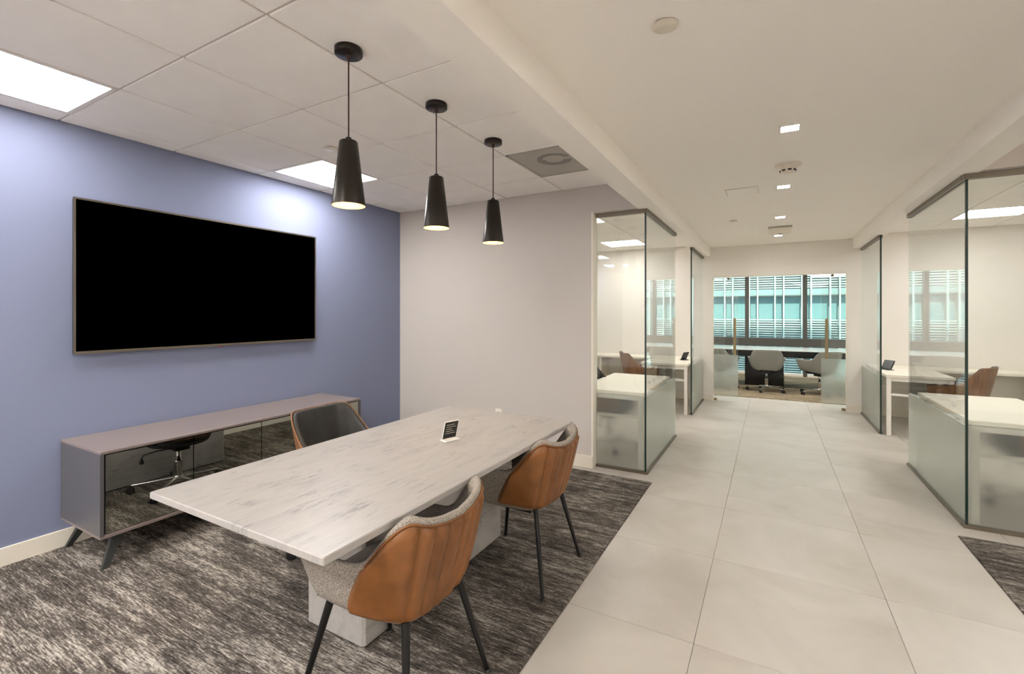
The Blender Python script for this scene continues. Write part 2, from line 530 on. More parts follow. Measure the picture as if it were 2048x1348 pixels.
# baseboards
struct(box('baseboard_left', M_trim, XL, XL + 0.014, YB, YW, 0, 0.105), 'cream baseboard under the blue-grey wall')
struct(box('baseboard_back', M_trim, XL + 0.014, -1.400, YW - 0.014, YW, 0, 0.105), 'cream baseboard along the pale grey wall')
struct(box('baseboard_end_left', M_trim, XL, OX0, YE - 0.014, YE, 0, 0.105), 'cream baseboard left of the far glass doors')
struct(box('baseboard_end_right', M_trim, OX1, XR, YE - 0.014, YE, 0, 0.105), 'cream baseboard right of the far glass doors')
# white post at the end of the back wall
struct(box('trim_1', M_trim, -1.412, -1.392, YW - 0.004, YW + 0.104, 0.0, ZB), 'cream end cap of the pale grey wall beside the glass')

# ------------------------------------------------------------------ ceilings
def grid_ceiling(name, label, x0, x1, y0, y1, z, xs, ys, skip):
    """suspended ceiling: a backing slab, tees as the backing's ribs, one box for every acoustic tile"""
    c = struct(box(name, M_tee, x0, x1, y0, y1, z + 0.007, z + 0.06), label)
    xs = [x0] + [x for x in xs if x0 + 0.02 < x < x1 - 0.02] + [x1]
    ys = [y0] + [y for y in ys if y0 + 0.02 < y < y1 - 0.02] + [y1]
    g = 0.0055
    cache = {}
    for i in range(len(xs) - 1):
        for j in range(len(ys) - 1):
            mx, my = (xs[i] + xs[i + 1]) / 2, (ys[j] + ys[j + 1]) / 2
            if any(abs(mx - sx) < 0.2 and abs(my - sy) < 0.2 for sx, sy in skip):
                continue
            wx, wy = xs[i + 1] - xs[i] - 2 * g, ys[j + 1] - ys[j] - 2 * g
            k = (round(wx, 4), round(wy, 4))
            if k in cache:
                o = bpy.data.objects.new('ceiling_tile', cache[k]); COL.objects.link(o); o.parent = c
            else:
                o = MB().bevbox(-wx / 2, wx / 2, -wy / 2, wy / 2, 0, 0.012, 0.0025).build('ceiling_tile', M_acoustic, c)
                cache[k] = o.data
            o.location = (mx, my, z)
    return c

def panel_light(label, x, y, z, s=0.61, group='ceiling light panels', m=None):
    t = thing('ceiling_light', label, 'ceiling light', (x, y, z), 0, group)
    h = s / 2 - 0.004
    fr = MB()
    fr.box(-h, h, -h, -h + 0.022, -0.002, 0.012).box(-h, h, h - 0.022, h, -0.002, 0.012)
    fr.box(-h, -h + 0.022, -h + 0.022, h - 0.022, -0.002, 0.012).box(h - 0.022, h, -h + 0.022, h - 0.022, -0.002, 0.012)
    fr.build('frame', M_whitemetal, t)
    MB().box(-h + 0.023, h - 0.023, -h + 0.023, h - 0.023, 0.003, 0.010).build('diffuser', m or M_fill_panel, t)
    return t

gx = [-3.52 + 0.61 * k for k in range(5)]
gy = [1.097 + 0.61 * k for k in range(-10, 6)]
lit_left = [(-3.215, 0.792), (-3.215, 2.622), (-3.215, -1.038), (-1.385, -1.038), (-3.215, -2.868), (-1.385, -2.868)]  # those behind the camera are added, unseen, to brighten the nook
vent_at = (-1.385, 3.232)
grid_ceiling('ceiling_left', 'white acoustic tile ceiling above the marble table', XL, BL0, YB, YW, ZC, gx, gy, lit_left + [vent_at])
gxr = [1.43 + 0.61 * k for k in range(5)]
lit_right = [(3.565, -1.038), (3.565, 1.402)]  # unseen panels added on this side to even out the light
grid_ceiling('ceiling_right', 'acoustic tile ceiling right of the corridor beam', BR1, XR, YB, YW, ZC, gxr, gy, lit_right)
for (x, y), l in zip(lit_left, ['bright ceiling light panel cut by the left picture edge', 'bright ceiling light panel behind the first black pendant', 'unseen ceiling light panel added behind the camera over the carpet', 'unseen ceiling light panel added behind the camera beside the left beam', 'unseen rear ceiling light panel added behind the camera over the left tiles', 'unseen rear ceiling light panel added behind the camera by the left beam']):
    panel_light(l, x, y, ZC, m=M_dim_light if abs(y - 0.792) < 0.01 else M_nook_light if y > 2 else None)
for (x, y), l in zip(lit_right, ['unseen ceiling light panel added behind the camera on the right', 'unseen ceiling light panel added over the right carpet']):
    panel_light(l, x, y, ZC)

oxl = [-1.705 - 0.61 * k for k in range(0, 4)][::-1] + [-1.095]
oyl = [4.20 + 0.61 * k for k in range(7)]
lol = [(-2.01, 5.115), (-2.01, 7.2)]
oyl = [4.20, 4.81, 5.42, 6.03, 6.285, 6.895, 7.505]
grid_ceiling('ceiling_office_left', 'acoustic tile ceiling inside the left glass office', XL, BL0, YW + 0.10, YE, ZO, oxl, oyl, lol)
for (x, y), l in zip(lol, ['light panel at the top left corner of the left glass office', 'light panel seen through the left glass office front, by the far wall']):
    panel_light(l, x, y, ZO, m=M_office_light)
oxr = [1.83, 2.44, 3.05, 3.66]
oyr = [4.20, 4.81, 5.42, 6.03, 6.64, 7.25]
lor = [(2.135, 6.945), (2.135, 5.115)]
grid_ceiling('ceiling_office_right', 'acoustic tile ceiling inside the right glass office', BR1, XR, YW + 0.10, YE, ZO, oxr, oyr, lor)
for (x, y), l in zip(lor, ['long bright light panel seen through the right glass office', 'light panel at the right picture edge in the right glass office']):
    panel_light(l, x, y, ZO, m=M_office_light)

struct(box('ceiling_corridor', M_ceiling, BL0, BR1, YB, YE, ZK, ZK + 0.3), 'smooth white plaster ceiling over the corridor')
struct(box('trim_2', M_ceiling, BL0, BL1, YB, YE, ZB, ZK + 0.001), 'white plaster beam along the left side of the corridor')
struct(box('trim_3', M_ceiling, BR0, BR1, YB, YE, ZB, ZK + 0.001), 'white plaster beam along the right side of the corridor')
struct(box('ceiling_meeting', M_ceiling, XL, XR, YE + 0.1, YWIN + 0.2, 2.62, 2.75), 'white ceiling of the far meeting room')

# added unseen block overhead, sized to cast its shadow on the facade opposite
struct(box('wall_shade_block', M_facade, XL - 0.15, XR + 0.15, YB - 0.15, YWIN + 0.25, 2.76, 10.6), 'unseen block added overhead to shade the facade across the street')

# ------------------------------------------------------------------ ceiling fittings
vt = thing('ceiling_vent', 'grey perforated square ceiling vent beside the left beam', 'vent', (vent_at[0], vent_at[1], ZC))
h = 0.300
fr = MB()
fr.box(-h, h, -h, -h + 0.015, -0.003, 0.01).box(-h, h, h - 0.015, h, -0.003, 0.01).box(-h, -h + 0.015, -h, h, -0.003, 0.01).box(h - 0.015, h, -h, h, -0.003, 0.01)
fr.build('frame', M_ventgrey, vt)
MB().box(-h + 0.016, h - 0.016, -h + 0.016, h - 0.016, 0.001, 0.008).build('perforated_plate', M_ventgrey, vt)
# the round duct collar that shows through the plate
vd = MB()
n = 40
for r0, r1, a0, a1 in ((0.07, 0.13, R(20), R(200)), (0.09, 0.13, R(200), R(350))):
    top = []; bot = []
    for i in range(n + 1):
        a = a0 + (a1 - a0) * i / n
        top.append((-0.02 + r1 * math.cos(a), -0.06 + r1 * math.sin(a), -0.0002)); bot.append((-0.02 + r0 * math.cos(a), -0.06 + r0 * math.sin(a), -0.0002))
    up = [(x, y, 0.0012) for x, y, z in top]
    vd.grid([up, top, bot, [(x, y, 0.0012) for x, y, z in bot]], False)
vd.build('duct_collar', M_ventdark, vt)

def round_cover(label, x, y, z, r, cat='sprinkler cover'):
    t = thing('sprinkler_cover', label, cat, (x, y, z))
    MB().lathe([(r * 0.75, 0.0), (r * 0.75, -0.006)], 28).build('collar', M_ventdark, t)
    MB().lathe([(r * 0.6, -0.006), (r, -0.006), (r, -0.0085), (r * 0.96, -0.0105), (0.001, -0.0112)], 36, close=False).build('plate', M_plastic, t)
    return t
round_cover('round white cover on the corridor ceiling near the top edge', -0.332, 1.734, ZK, 0.045)
round_cover('small round cover on the corridor ceiling near the far wall', -0.361, 5.80, ZK, 0.045)
round_cover('round white cover in the tile ceiling left of the first pendant', -2.665, 2.20, ZC, 0.05)

for k, (y, l) in enumerate([(-1.10, 'square corridor downlight behind the camera'), (0.28, 'square corridor downlight above the camera'), (1.665, 'square corridor downlight just above the picture'),
                            (3.05, 'nearest and largest square downlight in the corridor ceiling'), (4.435, 'square downlight just beyond the smoke detector'),
                            (5.83, 'third square downlight in front of the boxed fitting'), (7.20, 'farthest square downlight beyond the boxed fitting')]):
    t = thing('downlight', l, 'downlight', (0.098, y, ZK), 0, 'square corridor downlights')
    a = 0.056
    f_ = MB()
    for s in (-1, 1):
        f_.box(-a, a, min(s * a, s * (a - 0.012)), max(s * a, s * (a - 0.012)), -0.004, 0.0)
        f_.box(min(s * a, s * (a - 0.012)), max(s * a, s * (a - 0.012)), -a + 0.012, a - 0.012, -0.004, 0.0)
    f_.build('trim_frame', M_whitemetal, t)
    MB().box(-a + 0.0125, a - 0.0125, -a + 0.0125, a - 0.0125, -0.002, -0.0005).build('lens', M_down_light, t)

t = thing('smoke_detector', 'white smoke detector with dark slots on the corridor ceiling', 'smoke detector', (0.11, 3.80, ZK))
MB().lathe([(0.085, 0.0), (0.085, -0.007), (0.075, -0.010), (0.062, -0.012), (0.052, -0.034), (0.046, -0.050), (0.030, -0.056), (0.001, -0.057)], 36, close=False).build('housing', M_plastic, t)
for k in range(8):
    a = 2 * math.pi * k / 8 + 0.2
    b = MB().box(-0.011, 0.011, -0.004, 0.004, -0.005, 0.005).build('slot', M_darkplastic, t, (0.047 * math.cos(a), 0.047 * math.sin(a), -0.044))
    b.rotation_euler = (0, 0, a + math.pi / 2)

t = thing('access_panel', 'flat white access panel in the corridor ceiling left of the downlights', 'panel', (-0.21, 4.43, ZK))
f_ = MB()
f_.box(-0.125, 0.125, -0.115, -0.112, -0.0025, 0).box(-0.125, 0.125, 0.112, 0.115, -0.0025, 0).box(-0.125, -0.122, -0.112, 0.112, -0.0025, 0).box(0.122, 0.125, -0.112, 0.112, -0.0025, 0)
f_.build('rim', M_ventgrey, t)
MB().bevbox(-0.115, 0.115, -0.102, 0.102, -0.006, 0.0, 0.002).build('hatch', M_ceiling, t)

t = thing('ceiling_box', 'white boxed fitting hanging from the corridor ceiling between the last downlights', 'ceiling box', (0.106, 6.48, ZK))
MB().bevbox(-0.115, 0.115, -0.05, 0.05, -0.085, -0.012, 0.006).build('housing', M_plastic, t)
MB().box(-0.125, 0.125, -0.055, 0.055, -0.012, 0).build('mounting_plate', M_ventgrey, t)
MB().lathe([(0.018, -0.085), (0.018, -0.094), (0.012, -0.10)], 16).build('sensor', M_ventdark, t)

# ------------------------------------------------------------------ pendants
def pendant(label, x, y):
    t = thing('pendant_lamp', label, 'pendant lamp', (x, y, ZC), 0, 'black cone pendants over the table')
    MB().lathe([(0.057, 0.0), (0.059, -0.002), (0.059, -0.024), (0.056, -0.027), (0.001, -0.027)], 40, close=False).build('canopy', M_pend_out, t)
    cord = MB().tube((0, 0, -0.026), (0, 0, -0.395), 0.0032, n=10)
    cord.lathe([(0.011, -0.027), (0.008, -0.045), (0.004, -0.047)], 14)
    cord.build('cord', M_cord, t)
    sh = MB().lathe([(0.012, -0.385), (0.013, -0.397), (0.034, -0.400), (0.0385, -0.404), (0.0705, -0.678), (0.0705, -0.680), (0.0685, -0.680)], 44, close=False).build('shade', M_pend_out, t)
    MB().lathe([(0.0690, -0.6797), (0.0370, -0.408), (0.001, -0.405)], 44, close=False).build('shade_lining', M_pend_in, sh)
    MB().lathe([(0.018, -0.41), (0.020, -0.50), (0.016, -0.505)], 20).build('socket', M_pend_out, sh)
    MB().lathe([(0.014, -0.505), (0.026, -0.530), (0.030, -0.552), (0.024, -0.575), (0.001, -0.582)], 20, close=False).build('bulb', M_bulb, sh)
    return t
pendant('black cone pendant lamp nearest the camera, largest of three', -1.597, 1.411)
pendant('black cone pendant lamp in the middle of the row of three', -1.597, 2.016)
pendant('black cone pendant lamp farthest from the camera, nearest the grey vent', -1.605, 2.625)

# ------------------------------------------------------------------ television
tv = thing('television', 'large black flat television on the blue-grey wall', 'television', (XL, 2.0, 1.625))
Y0, Y1, Z0, Z1 = -0.85, 0.85, -0.475, 0.475
MB().box(0.0, 0.012, -0.4, 0.4, -0.25, 0.25).build('wall_mount', M_black, tv)
MB().bevbox(0.012, 0.036, Y0 + 0.004, Y1 - 0.004, Z0 + 0.004, Z1 - 0.004, 0.004).build('back_shell', M_black, tv)
bz = MB()
bw = 0.011
bz.box(0.034, 0.046, Y0, Y1, Z1 - bw, Z1).box(0.034, 0.046, Y0, Y1, Z0, Z0 + bw * 1.5).box(0.034, 0.046, Y0, Y0 + bw, Z0 + bw * 1.5, Z1 - bw).box(0.034, 0.046, Y1 - bw, Y1, Z0 + bw * 1.5, Z1 - bw)
bz.build('bezel', M_bezel, tv)
MB().box(0.036, 0.042, Y0 + bw, Y1 - bw, Z0 + bw * 1.5, Z1 - bw).build('screen', M_screen, tv)
MB().lathe([(0.008, -0.004), (0.008, 0.004)], 16, c=(0.042, 0.0, Z0 - 0.002)).build('power_light', M_red, tv)

# ------------------------------------------------------------------ sideboard
cr = thing('sideboard', 'long grey sideboard with grey mirror doors under the television', 'sideboard', (-3.415, 2.01, 0))
cx0, cx1, cy0, cy1, cz0, cz1 = -0.265, 0.265, -0.91, 0.91, 0.172, 0.65
MB().bevbox(cx0, cx1, cy0, cy1, cz1 - 0.018, cz1, 0.003).build('top', M_cred, cr)
MB().bevbox(cx0, cx1 - 0.002, cy0, cy1, cz0, cz0 + 0.020, 0.003).build('bottom', M_cred, cr)
for s in (-1, 1):
    MB().box(cx0 + 0.001, cx1 - 0.001, min(s * 0.91, s * 0.892), max(s * 0.91, s * 0.892), cz0 + 0.018, cz1 - 0.016).build('side_panel', M_credside, cr)
MB().box(cx0 + 0.01, cx1 - 0.03, cy0 + 0.02, cy1 - 0.02, cz0 + 0.018, cz1 - 0.016).build('carcass', M_seam, cr)
dw = (1.82 - 0.036 - 0.010) / 4
for k in range(4):
    a = -0.887 + k * dw
    MB().box(cx1 - 0.022, cx1 - 0.006, a + 0.0025, a + dw - 0.0025, cz0 + 0.024, cz1 - 0.024).build('door', M_mirror, cr)
for sx in (-1, 1):
    for sy in (-1, 1):
        lg = MB()
        tx, ty = sx * 0.19, sy * 0.80
        bx, by = sx * 0.245, sy * 0.885
        vs = []
        for (px, py, pz, a, b) in ((tx, ty, cz0 + 0.004, 0.020, 0.030), (bx, by, 0.006, 0.010, 0.014)):
            vs += [(px - a, py - b, pz), (px + a, py - b, pz), (px + a, py + b, pz), (px - a, py + b, pz)]
        lg.add(vs, [(3, 2, 1, 0), (4, 5, 6, 7), (0, 1, 5, 4), (1, 2, 6, 5), (2, 3, 7, 6), (3, 0, 4, 7)])
        lg.build('leg', M_credleg, cr)

# ------------------------------------------------------------------ marble table
tb = thing('meeting_table', 'rectangular white marble meeting table with marble block base', 'table', (-1.5025, 1.7225, 0))
MB().bevbox(-0.4675, 0.4675, -0.8925, 0.8925, 0.725, 0.750, 0.003).build('tabletop', M_marble, tb)
MB().bevbox(-0.318, 0.037, -0.350, 0.775, 0.006, 0.7245, 0.012).build('pedestal', M_marble, tb)

# small display stand on the table
sg = thing('display_stand', 'small dark tilted display card standing on the marble table', 'display', (-1.43, 1.915, 0.750), R(-18))
MB().bevbox(-0.022, 0.026, -0.045, 0.045, 0.0, 0.007, 0.002).build('foot', M_whitemetal, sg)
MB().bevbox(0.012, 0.026, -0.034, 0.030, 0.007, 0.015, 0.002).build('lip', M_whitemetal, sg)
pl_ = MB().box(-0.004, 0.0, -0.042, 0.042, 0.0, 0.098).build('plate', M_whitemetal, sg, (-0.008, 0, 0.007))
pl_.rotation_euler = (0, R(17), 0)
MB().box(0.0, 0.0012, -0.040, 0.040, 0.004, 0.095).build('dark_face', M_tablet, pl_)
pr = MB()
for k in range(5):
    z = 0.030 + k * 0.012
    pr.box(0.0012, 0.0016, -0.030, 0.030 - 0.012 * (k % 3), z, z + 0.0028)
pr.build('printed_lines', M_print, pl_)

# wall outlets
def outlet(label, loc, rz):
    t = thing('wall_outlet', label, 'outlet', loc, rz)
    MB().bevbox(-0.036, 0.036, -0.007, 0.0, -0.058, 0.058, 0.002).build('plate', M_whitemetal, t)
    for s in (-1, 1):
        so = MB().bevbox(-0.017, 0.017, -0.010, -0.006, s * 0.024 - 0.015, s * 0.024 + 0.015, 0.001).build('socket', M_whitemetal, t)
        MB().box(-0.009, -0.005, -0.0104, -0.0098, s * 0.024 - 0.006, s * 0.024 + 0.006).box(0.005, 0.009, -0.0104, -0.0098, s * 0.024 - 0.006, s * 0.024 + 0.006).build('slot', M_darkplastic, so)
    return t
outlet('white wall outlet just above the far edge of the marble table', (-2.385, YW, 0.38), 0)
outlet('white wall outlet under the counter in the left office', (-2.63, YE, 0.40), 0)
outlet('white wall outlet under the counter in the right office', (2.62, YE, 0.30), 0)

# ------------------------------------------------------------------ chairs
def catmull(pts, t):
    n = len(pts) - 1
    x = max(0.0, min(0.99999, t)) * n
    i = int(x); f = x - i
    g = lambda k: pts[max(0, min(n, k))]
    p0, p1, p2, p3 = g(i - 1), g(i), g(i + 1), g(i + 2)
    return tuple(0.5 * (2 * b + (c - a) * f + (2 * a - 5 * b + 4 * c - d) * f * f + (-a + 3 * b - 3 * c + d) * f ** 3) for a, b, c, d in zip(p0, p1, p2, p3))

class Shell:
    """bucket seat shell: s from -1 (right arm front) over 0 (back) to 1 (left arm front), t from bottom to rim. Faces +x."""
    def __init__(self, plan, rim, low, taper=0.76, lean=0.035, th=0.028):
        self.plan, self.rim, self.low, self.taper, self.lean, self.th = plan, rim, low, taper, lean, th
    def xy(self, s, off=0.0):
        def q(a):
            x, y = catmull(self.plan, abs(a)); return (x, y if a >= 0 else -y)
        x, y = q(s)
        e = 0.004
        xa, ya = q(s - e) if s - e > -1 else q(s); xb, yb = q(s + e) if s + e < 1 else q(s)
        dx, dy = xb - xa, yb - ya
        l = math.hypot(dx, dy) or 1.0
        return x - dy / l * off, y + dx / l * off       # positive off = outwards
    def point(self, s, t, off=0.0):
        x, y = self.xy(s, off)
        zr = catmull(self.rim, abs(s))[0]; zl = catmull(self.low, abs(s))[0]
        k = self.taper + (1 - self.taper) * (max(t, 0.0) ** 0.62)
        x = 0.03 + (x - 0.03) * k
        y = y * k
        z = zl + (zr - zl) * t
        back = max(0.0, 1 - abs(s) / 0.6)
        x -= self.lean * t * back
        return (x, y, z)
    def solid(self, s0=-1.0, s1=1.0, ns=56, nt=12, off0=None, off1=0.0, t0=0.0, t1=1.0):
        """closed slab between two offsets, with a rounded rim"""
        off0 = -self.th if off0 is None else off0
        mid = (off0 + off1) / 2
        ts = [t0 + (t1 - t0) * i / nt for i in range(nt + 1)]
        rows = []
        ring = [(ts[i], off1) for i in range(nt + 1)]
        half = (off1 - off0) / 2
        prof = [(t, off1, 0.0) for t in ts] + [(t1, mid + half * 0.7, half * 0.7), (t1, mid, half), (t1, mid - half * 0.7, half * 0.7)] + [(t, off0, 0.0) for t in reversed(ts)]
        mb = MB()
        for i in range(ns + 1):
            s = s0 + (s1 - s0) * i / ns
            r = []
            for (t, o, dz) in prof:
                p = self.point(s, t, o); r.append((p[0], p[1], p[2] + dz))
            r.append(r[0])
            rows.append(r)
        mb.grid(rows)
        m = len(prof)
        for r, flip in ((rows[0], False), (rows[-1], True)):
            k = nt + 1
            quads = []
            for i in range(nt):
                a, b = i, i + 1
                c, d = m - 2 - i, m - 1 - i
                quads.append((a, b, c, d) if flip else (d, c, b, a))
            quads.append((nt, nt + 1, nt + 2, nt + 3, nt + 4) if flip else (nt + 4, nt + 3, nt + 2, nt + 1, nt))
            mb.add(r[:m], quads)
        return mb

PLAN = [(-0.254, 0.0), (-0.252, 0.082), (-0.244, 0.155), (-0.214, 0.212), (-0.158, 0.242), (-0.075, 0.256), (0.030, 0.264), (0.130, 0.265), (0.205, 0.256)]
RIM = [(z,) for z in (0.722, 0.727, 0.742, 0.760, 0.705, 0.604, 0.590, 0.590, 0.588)]
LOW = [(z,) for z in (0.385, 0.388, 0.392, 0.398, 0.405, 0.410, 0.412, 0.412, 0.414)]
SHELL = Shell(PLAN, RIM, LOW)

def cushion(sh, material, parent, z0, z1, front=0.24, shrink=1.0):
    pts = [sh.point(s / 20.0, 0.05, -sh.th * 0.9) for s in range(-20, 21)]
    pts = [(p[0] * shrink, p[1] * shrink) for p in pts]
    yl = pts[-1][1]
    fr_ = [(front - 0.03, yl), (front, yl * 0.86), (front + 0.008, 0.4 * yl), (front + 0.008, -0.4 * yl), (front, -yl * 0.86), (front - 0.03, -yl)]
    ring = pts + fr_
    mb = MB()
    lay = [(0.55, z0 - 0.028), (0.88, z0 - 0.010), (0.985, z0 + 0.008), (1.0, (z0 + z1) / 2), (0.985, z1 - 0.012), (0.93, z1 - 0.002), (0.6, z1 + 0.004), (0.02, z1 + 0.004)]
    rows = []
    for k, z in lay:
        r = [(0.01 + (x - 0.01) * k, y * k, z) for x, y in ring]
        rows.append(r + [r[0]])
    mb.grid(rows)
    mb.add(rows[0][:-1], [tuple(range(len(ring)))])
    return mb.build('seat', material, parent)

def armchair(label, loc, rz):
    t = thing('armchair', label, 'chair', loc, rz, 'tan leather back chairs at the marble table')
    SHELL.solid().build('shell', M_fabric, t)
    # channelled leather on the outside of the back
    smax = 0.66
    def panel(ns=150, nt=16):
        rows = []
        for j in range(nt + 1):
            tt = 0.015 + 0.955 * j / nt
            r = []
            for i in range(ns + 1):
                s = -smax + 2 * smax * i / ns
                # the seam leans: lower edge of the leather reaches farther forward
                sl = s * (0.94 + 0.20 * (1 - tt) ** 0.8)
                o = 0.001 + 0.018 * (abs(math.sin(math.pi * s / 0.105)) ** 0.55 if abs(s) < 0.3675 else 1.0)
                edge = min((smax - abs(s)) / 0.03, 1.0) * min(j / 1.0, (nt - j) / 1.0, 1.0)
                r.append(SHELL.point(sl, tt, o * edge + 0.001 * edge - 0.001 * (1 - edge)))
            rows.append(r)
        return MB().grid(rows)
    bp = panel().build('back_panel', M_tan, t)
    pts = []
    for i in range(61):
        s = -0.60 + 1.20 * i / 60
        p = SHELL.point(s, 0.975, 0.004); pts.append(p)
    MB().path(pts, 0.0042, 8).build('piping', M_tan, bp)
    cushion(SHELL, M_fabric, t, 0.392, 0.450)
    fr_ = MB().box(-0.12, 0.15, -0.12, -0.09, 0.358, 0.372).box(-0.12, 0.15, 0.09, 0.12, 0.358, 0.372).box(-0.02, 0.02, -0.09, 0.09, 0.358, 0.372)
    fr_.build('seat_frame', M_black, t)
    for sx in (-1, 1):
        for sy in (-1, 1):
            lg = MB().tube((sx * 0.165, sy * 0.150, 0.402), (sx * 0.246, sy * 0.236, 0.012), 0.0165, 0.0105, 14, 0.8).build('leg', M_black, t)
            MB().lathe([(0.014, 0.006), (0.014, 0.013), (0.010, 0.016)], 14, c=(sx * 0.247, sy * 0.237, 0)).build('foot_glide', M_darkplastic, lg)
    return t
chair_a = armchair('tan leather back armchair with grey seat nearest the camera', (-1.20, 1.285, 0), math.pi + R(2))
chair_b = place_copy(chair_a, 'tan leather back armchair at the far right corner of the marble table', (-1.205, 2.275, 0), math.pi - R(1))

def swivel_chair(label, loc, rz, sh, outer, inner, group, rot5=0.0, wood=True):
    t = thing('swivel_chair', label, 'chair', loc, rz, group)
    sh.solid(off0=-sh.th, off1=-0.008, t1=0.975).build('padding', inner, t)
    sh.solid(off0=-0.0075, off1=0.002, ns=56, t0=0.10 if wood else -0.02, t1=1.0).build('shell', outer, t)
    cushion(sh, inner, t, 0.405, 0.455)
    MB().lathe([(0.06, 0.352), (0.20, 0.372), (0.215, 0.392)], 28).build('seat_pan', M_darkplastic, t)
    MB().box(-0.075, 0.075, -0.05, 0.05, 0.318, 0.354).build('mechanism', M_darkplastic, t)
    MB().path([(0.0, -0.04, 0.33), (0.0, -0.15, 0.335), (0.0, -0.235, 0.322), (0.0, -0.245, 0.300)], 0.005).lathe([(0.008, 0.298), (0.016, 0.275), (0.013, 0.262)], 14, c=(0.0, -0.245, 0)).build('lever', M_darkplastic, t)
    MB().lathe([(0.027, 0.085), (0.027, 0.215), (0.030, 0.220), (0.030, 0.228), (0.016, 0.232), (0.016, 0.32)], 20).build('gas_column', M_chrome, t)
    MB().lathe([(0.034, 0.060), (0.040, 0.075), (0.040, 0.100), (0.030, 0.112)], 24).build('hub', M_chrome, t)
    for k in range(5):
        a = rot5 + 2 * math.pi * k / 5
        c, s = math.cos(a), math.sin(a)
        MB().tube((0.025 * c, 0.025 * s, 0.094), (0.300 * c, 0.300 * s, 0.070), 0.0165, 0.0110, 12, 0.85).build('base_arm', M_chrome, t)
        ca = MB().tube((0.300 * c, 0.300 * s, 0.074), (0.300 * c, 0.300 * s, 0.050), 0.010, 0.010, 12)
        ca.build('caster_stem', M_chrome, t)
        wx, wy = 0.308 * c, 0.308 * s
        cw = MB()
        for sgn in (-1, 1):
            ox, oy = -s * 0.013 * sgn, c * 0.013 * sgn
            cw.tube((wx + ox * 0.4, wy + oy * 0.4, 0.034), (wx + ox * 1.6, wy + oy * 1.6, 0.034), 0.028, 0.026, 18)
        cw.build('caster', M_darkplastic, t)
    return t

SWRIM = [(z,) for z in (0.812, 0.814, 0.818, 0.808, 0.735, 0.640, 0.606, 0.600, 0.590)]
SW = Shell(PLAN, SWRIM, LOW, lean=0.05, th=0.034)
sw = swivel_chair('black leather and walnut swivel chair between the table and sideboard', (-2.19, 1.935, 0), R(3), SW, M_walnut, M_blackleather, 'walnut shell swivel chairs', R(-54 - 3))
place_copy(sw, 'walnut shell chair standing at the far desk in the left office', (-1.68, 6.93, 0), R(30))
place_copy(sw, 'chair with dark padding pushed to the near desk of the left office', (-1.47, 4.72, 0), R(-4))
place_copy(sw, 'walnut shell chair beside the far desk in the right office', (1.84, 6.93, 0), R(150))
place_copy(sw, 'chair blurred behind the frosted front of the right office', (1.68, 4.72, 0), R(184))

CPLAN = [(-0.255, 0.0), (-0.253, 0.09), (-0.244, 0.17), (-0.215, 0.222), (-0.150, 0.262), (-0.055, 0.290), (0.040, 0.298), (0.130, 0.294), (0.20, 0.282)]
CRIM = [(z,) for z in (0.752, 0.752, 0.748, 0.720, 0.618, 0.602, 0.606, 0.602, 0.585)]
CSH = Shell(CPLAN, CRIM, LOW, taper=0.74, lean=0.03, th=0.026)
conf = swivel_chair('grey shell swivel chair seen from behind in the far doorway', (-0.055, 9.48, 0), R(92), CSH, M_greyfab, M_greyfab, 'grey swivel chairs in the meeting room', R(18), False)
place_copy(conf, 'grey shell swivel chair turned sideways beyond the right glass door', (0.74, 9.46, 0), R(125))
place_copy(conf, 'grey shell swivel chair mostly hidden behind the left glass door', (-0.82, 9.44, 0), R(70))

# ------------------------------------------------------------------ glass partitions of the two offices
GT = 0.012
FZ = 0.665       # top of the frosted band
def pane(parent, x0, x1, y0, y1):
    z0, z1 = 0.022, ZB - 0.034
    MB().box(x0, x1, y0, y1, FZ, z1).build('clear_pane', M_glass, parent)
    MB().box(x0, x1, y0, y1, z0, FZ - 0.0005).build('frosted_pane', M_frost, parent)
def track(parent, x0, x1, y0, y1):
    MB().box(x0, x1, y0, y1, ZB - 0.034, ZB - 0.001).build('top_track', M_track, parent)
    MB().box(x0, x1, y0, y1, 0.0, 0.022).build('bottom_track', M_track, parent)
def edge_strip(parent, x, y, w=0.007):
    MB().box(x - w, x + w, y - w, y + w, 0.022, ZB - 0.034).build('glass_joint', M_edge, parent)

def corner_partition(label, gxp, sgn, xfront):
    """front pane across the office and a side pane along the corridor, meeting at the corner"""
    t = thing('glass_partition', label, 'glass partition')
    yf = YW + 0.07
    x0, x1 = min(gxp, xfront), max(gxp, xfront)
    pane(t, x0, x1, yf, yf + GT)
    track(t, x0 - (0.018 if gxp < xfront else 0), x1 + (0.018 if gxp > xfront else 0), yf - 0.014, yf + GT + 0.014)
    pane(t, gxp - GT / 2, gxp + GT / 2, yf + GT + 0.002, 5.50)
    track(t, gxp - 0.02, gxp + 0.02, yf + GT + 0.014, 5.50)
    edge_strip(t, gxp, yf + 0.004, 0.0065)
    return t
corner_partition('corner glass partition of the left office with frosted lower band', GL, -1, -1.39)
corner_partition('corner glass partition of the right office with frosted lower band', GR, 1, XR)
def side_partition(label, gxp):
    t = thing('glass_partition', label, 'glass partition')
    pane(t, gxp - GT / 2, gxp + GT / 2, 6.765, YE - 0.002)
    track(t, gxp - 0.02, gxp + 0.02, 6.765, YE - 0.002)
    MB().box(gxp - 0.008, gxp + 0.008, 6.755, 6.765, 0.0, ZB - 0.001).build('glass_joint', M_edge, t)
    return t
side_partition('narrow glass partition left of the far doors', GL)
side_partition('narrow glass partition right of the far doors', GR)

